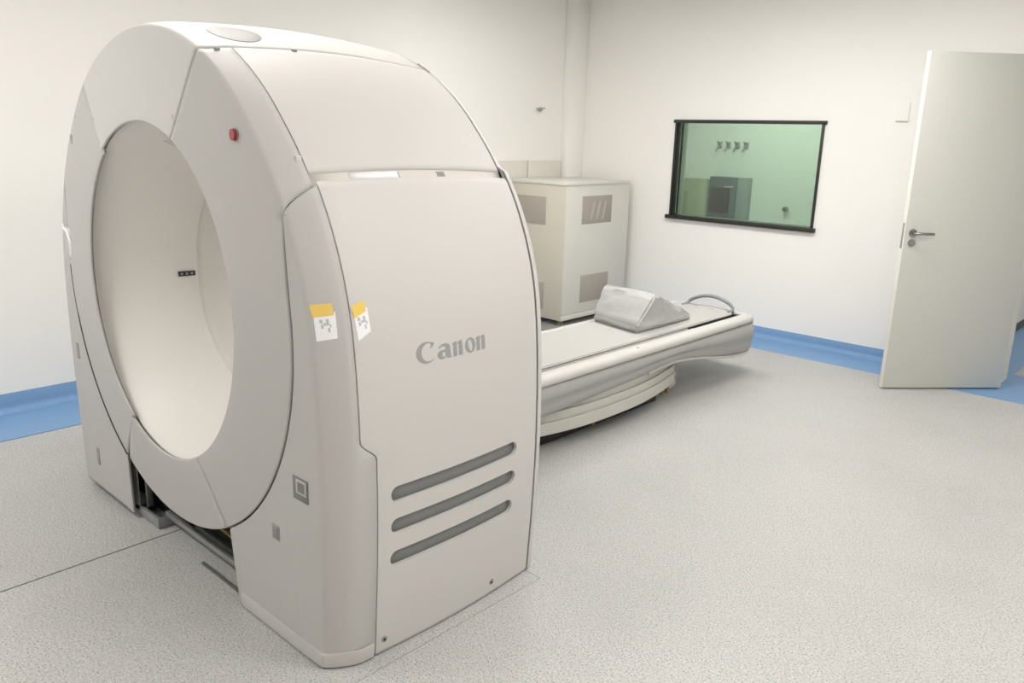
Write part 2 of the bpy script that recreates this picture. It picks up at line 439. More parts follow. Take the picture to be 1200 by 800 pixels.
from_bm('seam_shadow_line', tube_bm([(-(q[0] + .007 * math.cos(math.atan2(q[1]-ZC, q[0]))), .0, q[1] + .007 * math.sin(math.atan2(q[1]-ZC, q[0]))) for q in [seam(k / 60 * .95) for k in range(17, 61)]], .0042, 8), M['darkgap'], lsc, 60)  # dark tube added to paint the shadow in the left seam gap
# bottom cover of the disc
rows = []
for i in range(31):
    t = i / 30; a = lerp(-119.3, -63.05, t); ai = lerp(-119.9, -63.3, t)
    row = discrow(inn(ai), circ(a, R2 - .005), 8); dd = dome(*circ(a, R2 - .004))
    for rr, yy in ((R2 - .004, dd), (R2 - .0015, dd + .003), (R2, .02)): q = circ(a, rr); row.append((q[0], yy, q[1]))
    rows.append(row)
cover('bottom_cover', rows, M['front'], True)
# base covers: front face outside the seam, corner fillet, back to the side panel
def yf(z): return lerp(.155, .100, sstep(.69, .755, z))
XIN = .415
def inner_path(t, sg=1):
    """inner outline of the base cover: seam, then the vertical edge beside the floor opening"""
    k = .80
    if t < k: return seam(t / k * (.995 if sg > 0 else .955))
    p = seam(.995 if sg > 0 else .955); s = (t - k) / (1 - k)
    return (lerp(p[0], .438, s), lerp(p[1], .012 if sg > 0 else .032, s))
def base_cover(sg):
    rows = []; n = 110
    for i in range(n + 1):
        t = i / n
        zt = lerp(1.0, 0, 0)
        ub = lambda y, t=t: lerp(uedge(y) - .12, -98.8 if sg > 0 else -97.0, t ** .93)
        u0 = ub(0); po = shell(u0, 0, 0.02, -.010)
        ip = inner_path(max(0.0, (t - .02) / .98), sg) if t > .02 else inner_path(0)
        d = Vector((po[0], po[2])) - Vector(ip)
        if d.length > .012:
            d.normalize(); g = min(.004, (d.length) * .3); gp_ = .003 + .005 * max(0, t - .4) if sg > 0 else .013; ip2 = (ip[0] + d.x * gp_, ip[1] + d.y * gp_)
            row = facerow(ip2, (po[0], po[2]), 8, fillet=.004)
        else:
            row = [(lerp(ip[0], po[0], q / 10.0), 0, lerp(ip[1], po[2], q / 10.0)) for q in range(10)]
        z_s = shell(ub(.1), .1, .02)[2]; ye = yf(z_s) - .0018
        row += rimrow(0, .02, ye, uf=ub)
        rows.append([(sg * p[0], p[1], p[2]) for p in row])
    o = cover('base_cover', rows, M['front'], sg < 0)
    return o
bcr = base_cover(1); bcl = base_cover(-1)
# upper side covers
for sg in (1, -1):
    ua, ub_ = (SU if sg > 0 else 180 - SUL) - GA, 29.9
    rows = []
    for i in range(29):
        u = lerp(ua, ub_, i / 28)
        rows.append([(sg * p[0], p[1], p[2]) for p in [shell(u, .1015, 0, -.003), shell(u, .103)] + [shell(u, y) for y in (.14,.2,.27,.34,.42,.5,.58,.66,.74,.81,.87)] + [shell(u, .896), shell(u, .898, 0, -.003)]])
    cover('upper_side_cover', rows, M['shell'], sg < 0)
# recessed strip between upper cover and side panel
for sg in (1, -1):
    rows = [[(sg * p[0], p[1], p[2]) for p in [shell(u, y, 0, -.004) for y in (.1, .2, .35, .5, .65, .8, .9)]] for u in (30.6, 29.9, 29.0, 28.0, 27.0, 26.0)]
    gs = cover('gap_strip', rows, M['gap'], sg < 0, thick=.006)
    if sg > 0:
        rows = [[shell(u, y, 0, -.0032) for y in (.235, .3, .36, .415)] for u in (29.7, 29.0, 28.2)]
        cover('tape_label', rows, M['white'], False, thick=.0005, parent=gs)
# side panels with three slots
def side_panel(sg):
    rows = []; n = 120
    for i in range(n + 1):
        u = lerp(27.5, -99.4, i / n); z = shell(u, .1, .02)[2]; y0 = yf(z) + .0018
        row = [shell(u, y0, .02, -.004), shell(u, y0 + .0015, .02, -.001), shell(u, y0 + .005, .02)]
        for k in range(1, 17): row.append(shell(u, lerp(y0 + .005, .893, k / 17), .02))
        row += [shell(u, .893, .02), shell(u, .8955, .02, -.001), shell(u, .897, .02, -.004)]
        rows.append([(sg * p[0], p[1], p[2]) for p in row])
    # round the upper edge
    rows[0] = [(p[0] - sg * .004, p[1], p[2] + .001) for p in rows[0]]
    return cover('side_panel', rows, M['shell'], sg < 0, thick=.016)
def slot_poly(y0, y1, zc, h, n=8):
    r = h / 2; P = []
    for k in range(n + 1):
        a = -PI/2 + PI * k / n; P.append((y1 - r + r * math.cos(a), zc + r * math.sin(a)))
    for k in range(n + 1):
        a = PI/2 + PI * k / n; P.append((y0 + r + r * math.cos(a), zc + r * math.sin(a)))
    return P
SLOTS = [(.205, .782, .557), (.205, .777, .4485), (.203, .768, .336)]
for sg in (1, -1):
    sp = side_panel(sg); bake(sp)
    for (a, c, z) in SLOTS:
        bm = prism_bm(slot_poly(a, c, z, .052), 0, sg * .96, sg * 1.15)
        cut = from_bm('cutter', bm, None)
        md = sp.modifiers.new('cut', 'BOOLEAN'); md.operation = 'DIFFERENCE'; md.object = cut; md.solver = 'EXACT'
        bake(sp); bpy.data.objects.remove(cut)
    for (a, c, z) in SLOTS:
        rows = [[(sg * p[0], p[1], p[2]) for p in [shell(100 * (zz / ZC - 1), y, .02, -.013) for y in [lerp(a - .012, c + .012, k / 8) for k in range(9)]]] for zz in (z + .038, z, z - .038)]
        ob = cover('vent_grille', rows, M['vent'], sg < 0, thick=.002, parent=sp)
    if sg > 0: SP = sp
    for y in (.189, .681):
        bm = bmesh.new(); p = shell(-95.2, y, .02); cyl_bm((sg*(p[0]-.004), y, .052), (sg*(p[0]+.0012), y, .052), .012, 20, bm)
        s1 = from_bm('fastener', bm, M['grey'], sp, 40)
        bm = bmesh.new(); cyl_bm((sg*(p[0]-.004), y, .050), (sg*(p[0]+.0022), y, .050), .0055, 12, bm); from_bm('fastener_slot', bm, M['black'], s1, 40)
# rear cover: rim strip and back plate around the bore
us = [lerp(-99.4, 279.4, k / 200) for k in range(201)]
rows = []
for u in us:
    stp = .0 if 30 < u < 150 else .02
    r_ = [shell(u, .9035, stp, -.003), shell(u, .906, stp), shell(u, .92, stp), shell(u, .935, stp), shell(u, .95, stp), shell(u, .958, stp, -.002), shell(u, .962, stp, -.010)]
    po = r_[-1]; ang = math.atan2(po[2] - ZC, po[0]); pi_ = (R0 * math.cos(ang), ZC + R0 * math.sin(ang))
    for k in (.25, .5, .75, 1): r_.append((lerp(po[0], pi_[0], k), .962, lerp(po[2], pi_[1], k)))
    rows.append(r_)
pl, pr_ = rows[-1][-5], rows[0][-5]
for k in range(1, 24):
    x = lerp(pl[0], pr_[0], k / 24); ang = math.atan2(pl[2] - ZC, x); r_ = [(x, .962, pl[2])] * 1
    q = [(x, lerp(.9035, .962, j / 6), pl[2]) for j in range(7)]
    for kk in (.25, .5, .75, 1): q.append((lerp(x, R0*math.cos(ang), kk), .962, lerp(pl[2], ZC + R0*math.sin(ang), kk)))
    rows.append(q)
bm = grid_bm(rows, closed_u=True)
orient(bm); rc = from_bm('rear_cover', bm, M['shell'], G, 35); solidify(rc, .012)
# dark inner core closing the seams
rows = [[shell(u, y, 0 if 31 < u < 149 else .02, -.03) for y in (.03, .2, .4, .6, .8, .93)] for u in us]
bm = grid_bm(rows)
# annular plate behind the disc
grid_bm([[(r * math.cos(R(a)), .034, ZC + r * math.sin(R(a))) for r in (.60, .70, .80, .87)] for a in range(0, 361, 5)], bm=bm)
grid_bm([[(lerp(.86*math.cos(R(a)), shell(u, .03, 0, -.03)[0], k), .034, lerp(ZC + .86*math.sin(R(a)), shell(u, .03, 0, -.03)[2], k)) for k in (0, 1)] for a, u in [(q, q) for q in range(0, 181, 5)]], bm=bm)
for sg in (1, -1):
    box_bm(*(sorted((sg*.47, sg*.95))), .035, .04, .02, .48, bm=bm); box_bm(*(sorted((sg*.64, sg*.95))), .035, .04, .48, ZC, bm=bm)
bmesh.ops.remove_doubles(bm, verts=bm.verts, dist=.0004)
core = from_bm('inner_frame', bm, M['core'], G, 35); solidify(core, .006)
# drum behind the disc
bm = grid_bm([[((R2 - .012) * math.cos(R(a)), y, ZC + (R2 - .012) * math.sin(R(a))) for y in (.015, .3)] for a in range(-140, -39, 4)])
dr = from_bm('drum', bm, M['grey'], G, 35); solidify(dr, .006)
# bore liner
def bore_r(y): return .45 + .14 * max(0, 1 - y / .35) ** 1.6
rows = []
for k in range(96):
    a = 2*PI*k/96; row = []
    for y in (-.004, .0, .012, .03, .055, .085, .12, .16, .2, .24, .28, .32, .345, .362):
        t = max(0, min(1, (bore_r(max(y, 0)) - .45) / .14)); c = bore_r(max(0, y))
        ex = lerp(.45, BA + .006, t); ez = lerp(.45, BB + .006, t); row.append((BX * t + ex * math.cos(a), y, lerp(ZC, BZ, t) + ez * math.sin(a)))
    rows.append(row)
bm = grid_bm(rows, closed_u=True); orient(bm, False, True); fl = from_bm('bore_flare', bm, M['bore'], G, 50); solidify(fl, .01)
def revolve(name, prof, m, parent, n=96):
    rows = [[(r * math.cos(2*PI*k/n), y, ZC + r * math.sin(2*PI*k/n)) for y, r in prof] for k in range(n)]
    bm = grid_bm(rows, closed_u=True); orient(bm, False, True); o = from_bm(name, bm, m, parent, 50); solidify(o, .01); return o
mw_ = revolve('bore_window', [(.3622, .4502), (.40, .4502), (.44, .4502), (.516, .4502), (.518, .452)], M['mylar'], G)
revolve('bore_liner', [(.52, .45), (.6, .45), (.7, .4505), (.8, .4535), (.87, .462), (.92, .49), (.95, .54), (.96, .60), (.962, .63)], M['bore'], G)
# laser slot on the left wall of the bore, and a small lens at its top
def bore_patch(name, a0, a1, y0, y1, m, off=.0012, par=None, n=8):
    rows = [[((bore_r(lerp(y0, y1, j / n)) - off) * math.cos(R(lerp(a0, a1, i / 4))), lerp(y0, y1, j / n), ZC + (bore_r(lerp(y0, y1, j / n)) - off) * math.sin(R(lerp(a0, a1, i / 4)))) for j in range(n + 1)] for i in range(5)]
    o = from_bm(name, grid_bm(rows), m, par or fl); solidify(o, .003, 0); return o
ls = bore_patch('laser_slot', 180.0, 182.6, .278, .347, M['black'], .004)
for k in range(3): bore_patch('laser_lens', 180.7, 181.9, .286 + k * .02, .296 + k * .02, M['core'], .007, ls, 2)
bore_patch('lens_cover', 87, 93, .06, .10, M['gap'], .004)

# details on the gantry front
def on_front(name, bm, m, parent=None, sm=40): return from_bm(name, bm, m, parent or G, sm)
def disc_y(name, x, z, r, m, d=.0025, parent=None, rz=1.0, n=20, y=0.0):
    y = dome(x, z) + y; bm = cyl_bm((x, y + .004, z), (x, y - d, z), r, n)
    if rz != 1: bmesh.ops.transform(bm, matrix=Matrix.Translation((0, 0, z)) @ Matrix.Diagonal((1, 1, rz, 1)) @ Matrix.Translation((0, 0, -z)), verts=bm.verts)
    return on_front(name, bm, m, parent)
sb = disc_y('stop_button_ring', .617, 1.621, .019, M['grey'], .002); disc_y('stop_button', .617, 1.621, .0145, M['red'], .012, sb, 1.15)
for x, z in ((-.423, 1.657), (.248, 1.669), (.255, .354), (-.322, .376)): disc_y('screw_cap', x, z, .0075, M['lgrey'], .001)
disc_y('dark_port', -.70, 1.578, .011, M['grey'], .002, None, 1.7)
for x, z in ((-.60, 1.665), (-.64, 1.665), (-.635, 1.615)): disc_y('screw_cap', x, z, .006, M['lgrey'], .001)
# recessed connector socket on the right base cover
def quad_box(name, x0, x1, z0, z1, m, y0, y1, parent=None, bev=0.0): return box(name, x0, x1, y0, y1, z0, z1, m, parent or G, bev)
cs = quad_box('connector_plate', .838, .918, .548, .622, M['vent'], -.0035, .002, None, .0015)
quad_box('connector_frame', .862, .914, .572, .618, M['lgrey'], -.0075, -.003, cs, .001)
quad_box('connector_port', .872, .908, .580, .612, M['vent'], -.0085, -.007, cs)
ps = quad_box('switch_plate', .700, .742, .358, .410, M['grey'], -.0025, .002, None, .001)
quad_box('switch_rocker', .706, .736, .364, .404, M['core'], -.0045, -.002, ps, .001)
sl = quad_box('side_slot', -.918, -.89, .622, .694, M['grey'], -.003, .002, bcl, .001)
sl = quad_box('side_slot', -.805, -.778, .148, .228, M['grey'], -.003, .002, bcl, .001)
# faint raised panel outlines and kick band on the base cover
def seamline(pts, w, m, parent, y=-.0004):
    bm = bmesh.new()
    for (a, c) in zip(pts[:-1], pts[1:]):
        a, c = Vector(a), Vector(c); d = (c - a).normalized(); n = Vector((-d.y, d.x)) * w / 2
        prism_bm([tuple(q) for q in (a + n, a - n, c - n, c + n)], 1, y, .002, bm)
    return from_bm('panel_joint', bm, m, parent)
seamline([(.785, .46), (.785, .385), (.835, .385)], .0022, M['lgrey'], bcr)
seamline([(.46, .19), (.46, .02)], .0022, M['lgrey'], bcr)
seamline([(.83, .215), (.83, .06), (.945, .06)], .0022, M['lgrey'], bcr)
seamline([(.83, .215), (.93, .215)], .0018, M['lgrey'], bcr)
for sg, par in ((1, bcr),):
    rows = []
    for z in (.006, .05, .056):
        u = 100 * (z / ZC - 1); o_ = .004 if z < .055 else 0
        row = [(.47, -o_, z), (.6, -o_, z), (.75, -o_, z), (.86, -o_, z)]
        for ins, y in FY: q = shell(u, y, .02, -ins + o_); row.append((q[0], y - o_ * (1 if y < .002 else .5), q[2]))
        for y in (.012, .022, .036, .054, .075, .1, .13, .148): q = shell(u, y, .02, o_); row.append((q[0], q[1], z))
        rows.append([(sg * p[0], p[1], p[2]) for p in row])
    bm = grid_bm(rows); orient(bm); kb = from_bm('kick_band', bm, M['front'], par, 35)
# small hinge tab beside the panel joint
bm = bmesh.new(); p = shell(33, .085, 0); box_bm(p[0]-.006, p[0]+.008, .078, .096, p[2]-.010, p[2]+.008, .002, bm=bm); from_bm('cover_clip', bm, M['gap'], G, 40)
# black clips on the top joints
for (u, y) in ((62.6, .315), (62.4, .05)):
    p = shell(u, y); bm = box_bm(p[0]-.006, p[0]+.006, y-.008, y+.008, p[2]-.004, p[2]+.005, .001); from_bm('cover_clip', bm, M['core'], G)
bm = tube_bm([shell(lerp(66.5, 62.0, k / 4), .9, 0, .001) for k in range(5)], .004, 8); from_bm('cover_clip', bm, M['core'], G, 40)
bm = tube_bm([shell(lerp(27.9, 29.8, k / 4), .9, 0, .008) for k in range(5)], .0045, 8); from_bm('cover_clip', bm, M['core'], G, 40)
# round grey covers on the crown
def crown_disc(uc, yc, r, m, name='crown_cap'):
    n = 36; bm = bmesh.new(); rings = []
    for k, (rr, off) in enumerate(((r, -.002), (r, .0015), (r * .96, .0025), (r * .5, .0025))):
        rings.append([bm.verts.new(shell(uc + math.degrees(rr * math.cos(2*PI*i/n) / .95), yc + rr * math.sin(2*PI*i/n), 0, off)) for i in range(n)])
    for a, c in zip(rings[:-1], rings[1:]):
        for i in range(n): bm.faces.new([a[i], a[(i+1) % n], c[(i+1) % n], c[i]])
    bm.faces.new(rings[-1]); bmesh.ops.recalc_face_normals(bm, faces=bm.faces)
    return from_bm(name, bm, m, top, 40)
crown_disc(71.0, .178, .085, M['grey2'])
bm = tube_bm([shell(lerp(63.3, 124, k / 40), .318, 0, -.0012) for k in range(41)], .0022, 6); from_bm('crown_joint', bm, M['lgrey'], top, 60)

# taped notes
def note(u0, u1, pts, tape, strokes):
    """pts: paper corners (y,z) TL TR BR BL on the shell; tape the same"""
    def surf(y, z, off):
        u = 100 * (z / ZC - 1) if z < ZC else math.degrees(math.asin(min(1, (z - ZC) / 1.0)))
        for _ in range(12):
            p = shell(u, max(y, 0), .02, off); e = z - p[2]
            u += e * (57 if u > 0 else 95)
        return shell(u, max(y, 0), .02, off)
    def patch(name, q, off, m, par, n=5):
        rows = []
        for i in range(n + 1):
            a = Vector(q[0]).lerp(Vector(q[3]), i / n); c = Vector(q[1]).lerp(Vector(q[2]), i / n)
            rows.append([surf(*a.lerp(c, j / n), off) for j in range(n + 1)])
        return from_bm(name, grid_bm(rows), m, par, 60)
    o = patch('paper_note', pts, .0012, M['white'], G); patch('yellow_tape', tape, .0024, M['yellow'], o)
    for s in strokes: patch('ink_mark', s, .0020, M['ink'], o, 1)
    return o
def ink(cy, cz, k=1.0):
    L = []
    for (dy, dz, w, h) in ((-.012, .012, .009, .010), (-.010, -.002, .007, .012), (.006, .010, .008, .018), (.008, -.012, .006, .012), (-.002, .004, .006, .008), (.013, .0, .004, .009)):
        y, z = cy + dy * k, cz + dz; w *= k
        L.append([(y - w/2, z + h/2), (y + w/2, z + h/2), (y + w/2, z - h/2), (y - w/2, z - h/2)])
    return L
note(0, 0, [(.012, 1.146), (.062, 1.146), (.060, 1.072), (.012, 1.064)], [(.006, 1.166), (.056, 1.171), (.058, 1.138), (.010, 1.132)], ink(.036, 1.108, .8))
note(0, 0, [(.110, 1.138), (.158, 1.150), (.161, 1.080), (.117, 1.058)], [(.104, 1.158), (.150, 1.172), (.152, 1.140), (.112, 1.124)], ink(.137, 1.108))
# milky plastic patch on the left front edge
rows = []
for i in range(9):
    t = i / 8; z = lerp(1.225, 1.075, t); w = .055 + .04 * t; xc = -.845 + .02 * t
    rows.append([(lerp(xc - w / 2, xc + w / 2, j / 6) + (.02 * (1 - t)) * (j - 3) / 6, -.004 - .005 * math.sin(PI * j / 6) * (1 - abs(t - .3)), z - .02 * (j / 6) * (1 - t)) for j in range(7)])
pf = from_bm('plastic_pouch', grid_bm(rows), M['film'], G, 80); solidify(pf, .0015, 0)
bm = tube_bm([(-.905, -.003, 1.222), (-.883, -.010, 1.208), (-.855, -.008, 1.198), (-.828, -.012, 1.178), (-.805, -.012, 1.15)], [.003, .006, .006, .006, .003], 10); from_bm('pouch_fold', bm, M['white'], pf, 60)

# lettering on the side panel
def ell(cx, cy, rx, ry, a0, a1, n, tilt=0):
    P = []
    for k in range(n + 1):
        a = R(lerp(a0, a1, k / n)); x, y = rx * math.cos(a), ry * math.sin(a)
        ct, stt = math.cos(R(tilt)), math.sin(R(tilt)); P.append((cx + x*ct - y*stt, cy + x*stt + y*ct))
    return P
def n_glyph(x):
    return [[(x, 0), (x+.25, 0), (x+.25, .74), (x+.31, .84), (x+.385, .80), (x+.385, 0), (x+.645, 0), (x+.645, .80), (x+.62, .95), (x+.54, 1.03), (x+.44, 1.0), (x+.25, .84), (x+.25, 1.02), (x+.20, 1.02), (x-.07, .88), (x-.07, .83), (x, .83)]]
letters = []      # list of (outline, hole)
C_out = ell(.66, .66, .66, .72, 62, 298, 26); C_in = ell(.80, .66, .47, .60, 296, 78, 22)
letters.append((C_out + [(1.20, .20), (1.08, .13)] + C_in + [(.98, 1.03), (.86, .90), (1.0, .93), (1.20, 1.18), (1.10, 1.26)], None))
ax = 1.36
letters.append((ell(ax+.30, .30, .31, .31, 100, 330, 16) + [(ax+.62, .10), (ax+.66, 0), (ax+.98, .02), (ax+.88, .14), (ax+.86, .70), (ax+.80, .92), (ax+.60, 1.02), (ax+.30, 1.0), (ax+.06, .80), (ax+.10, .74), (ax+.30, .86), (ax+.50, .84), (ax+.56, .66), (ax+.50, .60)], ell(ax+.42, .30, .12, .17, 0, 345, 12)))
nx = 2.44
letters.append((n_glyph(nx)[0], None))
ox = 3.28
letters.append((ell(ox+.38, .50, .38, .53, 0, 352, 30), ell(ox+.38, .50, .15, .41, 0, 345, 20, 10)))
letters.append((n_glyph(4.14)[0], None))
cu = bpy.data.curves.new('lettering', 'CURVE'); cu.dimensions = '2D'; cu.fill_mode = 'BOTH'; cu.extrude = .05
for out, hole in letters:
    for P in (out, hole):
        if not P: continue
        s = cu.splines.new('POLY'); s.points.add(len(P) - 1); s.use_cyclic_u = True
        for q, p in zip(s.points, P): q.co = (p[0], p[1], 0, 1)
tmp = bpy.data.objects.new('tmp', cu); C.objects.link(tmp)
dg = bpy.context.evaluated_depsgraph_get(); dg.update(); me = bpy.data.meshes.new_from_object(tmp.evaluated_get(dg)); bpy.data.objects.remove(tmp)
SX = .298 / 4.80; SZ = .0475
for v in me.vertices:
    y = .316 + v.co.x * SX; z = .953 + v.co.y * SZ; u = 100 * (z / ZC - 1) if z < ZC else 1
    p = shell(u, y, .02, .0012 if v.co.z > 0 else -.002); v.co = (p[0], y, z)
me.materials.clear(); link('logo_lettering', me, M['logo'], SP)

# steel base frame in the floor opening
def part(name, x0, x1, y0, y1, z0, z1, m, bev=.002, par=None): return box(name, x0, x1, y0, y1, z0, z1, m, par or G, bev)
part('base_plate', -.95, .95, .13, .90, .002, .012, M['darkgap'])
part('front_foot', -.545, -.285, .035, .05, .004, .045, M['steel2'], .002); part('front_foot', -.545, -.285, .05, .10, .004, .012, M['steel'], .002)
part('foot_end', -.290, -.284, .033, .10, .004, .050, M['core'])
part('frame_upright', -.432, -.420, .05, .075, .05, .30, M['steel'], .002)
part('frame_upright', -.46, -.445, .06, .11, .02, .33, M['black'], .003)
part('cross_rail', -.30, .62, .072, .090, .045, .068, M['steel2'], .002); part('cross_rail', -.28, .62, .090, .098, .03, .045, M['steel'], .002); part('floor_tray', -.12, .62, .13, .75, .013, .030, M['steel2'], .002)
part('cross_rail', -.60, .62, .30, .33, .03, .12, M['steel'], .003); part('cross_rail', -.30, .62, .128, .15, .01, .045, M['steel'], .002)
part('lower_lip', .10, .62, .028, .040, .001, .010, M['steel'], .001)
part('motor_box', -.50, -.16, .11, .34, .012, .26, M['black'], .006)
part('cable_guard', .30, .44, .10, .16, .03, .10, M['skirt'], .012)
part('bracket', .395, .41, .05, .12, .05, .22, M['black'], .002)
bm = tube_bm([(-.12, .12, .13), (0, .13, .145), (.1, .12, .12), (.2, .13, .10)], .007, 8); from_bm('cable', bm, M['brass'], G, 60)
bm = tube_bm([(.24, .12, .02), (.30, .11, .085), (.36, .10, .11), (.43, .11, .10)], .009, 8); from_bm('cable', bm, M['yellow'], G, 60)

# ------------------------------------------------------------------ patient couch
K = tag(empty('patient_couch', (0, 0, 0)), 'long white patient couch with grey pad and curved underside extending from behind the scanner', 'couch')
YN, YE = 1.02, 4.115
def endw(y, r=.16):
    """half-width factor near the far end"""
    t = max(0, (y - (YE - r)) / r); return 1 - .30 * (1 - math.sqrt(max(0, 1 - t * t)))
ZB = [(1.0, .19), (1.7, .21), (2.3, .235), (2.7, .258), (3.0, .282), (3.25, .262), (3.55, .215), (3.8, .18), (3.95, .17), (4.02, .175), (4.06, .20), (4.09, .25), (4.10, .30)]
ys = [YN, 1.3, 1.6, 1.9, 2.2, 2.5, 2.7, 2.9, 3.05, 3.2, 3.35, 3.5, 3.65, 3.8, 3.9, 3.96, 4.0, 4.04, 4.07, 4.09, 4.108, 4.115]
rows = []
for y in ys:
    f = endw(y); zb = pchip(ZB, y); zt = .402 - .06 * sstep(4.06, 4.1, y); h = zt - zb
    flare = sstep(3.1, 3.9, y) * .015
    half = [(.336, zt), (.350, zt - .02), (.354 + flare*.5, zt - .02 - h*.16), (.349 + flare, zt - h*.40), (.333 + flare, zt - h*.50), (.338 + flare, zt - h*.62), (.334 + flare, zt - h*.80), (.315 + flare, zb + .02 * h / .2), (.28, zb + .004), (.16, zb), (0, zb)]
    R_ = [(x * f, y, z) for x, z in half]; L_ = [(-x, yy, z) for x, yy, z in R_[:-1]][::-1]
    rows.append(R_ + L_)
bm = grid_bm(rows); n0 = len(rows[0])
bm.verts.ensure_lookup_table()
try:
    bm.faces.new([bm.verts[i] for i in range(n0)]); bm.faces.new([bm.verts[len(bm.verts) - n0 + i] for i in range(n0)][::-1])
except ValueError: pass
grid_bm([[(r[0][0], r[0][1], r[0][2]), (r[-1][0], r[-1][1], r[-1][2])] for r in rows], bm=bm, flip=True)
bmesh.ops.remove_doubles(bm, verts=bm.verts, dist=.0003); bmesh.ops.recalc_face_normals(bm, faces=bm.faces)
body = from_bm('couch_body', bm, M['couchg'], K, 60)
for sg in (1, -1):
    P = []
    for k in range(25):
        y = lerp(2.75, 4.085, k / 24); fl_ = sstep(3.1, 3.9, y) * .015; P.append((sg * (.318 + fl_) * endw(y), y, pchip(ZB, y) + .012))
    from_bm('lower_flange', tube_bm(P, .010, 10), M['couch'], K, 60)
# side rails with the rounded top moulding, wrapping the far end
path = []      # (x, y) centre line of outer edge, from near right round to near left
def outer(y): return .352 * endw(y)
seq = [(outer(y), y) for y in ys]
def rail(sg):
    rows = []
    for (xo, y) in seq:
        dz = -.055 * sstep(4.03, 4.1, y)
        pr = [(-.082, .436), (-.080, .452), (-.070, .459), (-.045, .459), (-.022, .454), (-.006, .443), (.0, .426), (-.004, .409), (-.010, .405), (-.05, .405)]
        rows.append([(sg * (xo + a), y, z + dz) for a, z in pr])
    bm = grid_bm(rows, closed_v=True); bm.verts.ensure_lookup_table(); n = 10
    bm.faces.new([bm.verts[i] for i in range(n)]); bm.faces.new([bm.verts[len(bm.verts) - n + i] for i in range(n)])
    bmesh.ops.recalc_face_normals(bm, faces=bm.faces)
    return from_bm('side_rail', bm, M['couch'], K, 50)
rail(1); rail(-1)
# end cap top
rows = []
for y in (3.985, 4.0, 4.03, 4.06, 4.08, 4.095, 4.1):
    f = outer(y); dz = -.055 * sstep(4.03, 4.1, y) - (.01 if y < 3.99 else 0)
    rows.append([(lerp(-f + .03, f - .03, k / 8), y, .4575 + dz + .004 * math.sin(PI * k / 8)) for k in range(9)])
ec = from_bm('end_cap', grid_bm(rows, flip=True), M['couch'], K, 50); solidify(ec, .03)
# dark channel under the table top
box('channel', -.272, .272, YN, 3.99, .404, .425, M['darkgap'], K)
# table top (narrow, rounded far end) and pad
def slab(name, w, y0, y1, z0, z1, r, m, bev=.006, crown=0.0, par=None):
    P = [(w, y0)]
    for k in range(9): a = R(lerp(0, 90, k / 8)); P.append((w - r + r * math.cos(a), y1 - r + r * math.sin(a)))
    for k in range(9): a = R(lerp(90, 180, k / 8)); P.append((-w + r + r * math.cos(a), y1 - r + r * math.sin(a)))
    P.append((-w, y0)); bm = prism_bm(P, 2, z0, z1)
    bmesh.ops.bevel(bm, geom=[e for e in bm.edges if abs(e.verts[0].co.z - e.verts[1].co.z) < 1e-6], offset=bev, segments=3, affect='EDGES')
    return from_bm(name, bm, m, par or K, 40)
slab('table_top', .252, YN, 3.3, .432, .455, .02, M['lgrey'], .004); slab('table_end_dark_gap', .244, 3.2, 3.96, .430, .4555, .10, M['black'], .003)  # black end slab paints the shaded gap below the foot pad
pad = slab('table_pad', .247, YN, 3.60, .456, .472, .02, M['pad'], .006)
slab('foot_pad', .243, 3.60, 3.955, .4562, .466, .09, M['pad'], .004)
box('pad_strip', .252, .262, YN, 3.35, .432, .450, M['couchg'], K, .003)
box('pad_strip', -.262, -.252, YN, 3.35, .432, .450, M['couchg'], K, .003)
# lifting handle at the far end
hp = [(-.165, 3.90, .462), (-.165, 3.965, .470), (-.157, 3.985, .49)]
for k in range(1, 12):
    t = k / 12; hp.append((lerp(-.157, .195, t), 3.99, .49 + .055 * math.sin(PI * t) ** .8))
hp += [(.195, 3.985, .486), (.205, 3.96, .468), (.205, 3.90, .462)]
from_bm('lifting_handle', tube_bm(hp, .0125, 12), M['handle'], K, 60)
bm = tube_bm([(-.06 + .015*k, 3.88 + .006*k, .467 + .004 * math.sin(k)) for k in range(11)], .005, 6); from_bm('strap', bm, M['skirt'], K, 60)
# small button on the rail
bm = cyl_bm((.318, 2.62, .457), (.318, 2.62, .462), .008, 14); from_bm('rail_button', bm, M['gap'], K, 40)
# telescopic skirt: nested boat shaped covers
SKX = [(1.2, .17), (1.5, .205), (1.79, .25), (2.03, .298), (2.25, .320), (2.5, .322), (2.7, .312), (2.93, .278), (3.12, .236), (3.22, .212)]
def skirt(z0, z1, k0, k1, name):
    rows = []
    for i in range(27):
        y = lerp(1.2, 3.22, i / 26); x = pchip(SKX, y)
        rows.append([(x * lerp(k0, k1, t) , y, lerp(z0, z1, t)) for t in (0, .03, .3, .6, .97, 1)])
    ring = rows + [[(-p[0], p[1], p[2]) for p in r] for r in rows[::-1]]
    o = from_bm(name, grid_bm(ring, closed_u=True, flip=True), M['skirt'], K, 50); solidify(o, .008)
    return o
skirt(.095, .165, .99, 1.0, 'skirt_section'); skirt(.158, .215, .955, .965, 'skirt_section'); skirt(.208, .275, .915, .92, 'skirt_section')
box('couch_base', -.20, .20, 1.25, 3.05, .002, .05, M['darkgap'], K, .01)
box('lift_column', -.16, .16, 1.4, 2.95, .05, .2, M['core'], K, .01)
for (x, y) in ((.235, 2.33), (.19, 3.12), (.20, 3.17)):
    bm = cyl_bm((x, y, .03), (x, y, .085), .012, 12); from_bm('brass_fitting', bm, M['brass'], K, 40)
from_bm('brass_pipe', tube_bm([(.235, 2.22, .078), (.24, 2.33, .082), (.235, 2.45, .078)], .008, 8), M['brass'], K, 60)
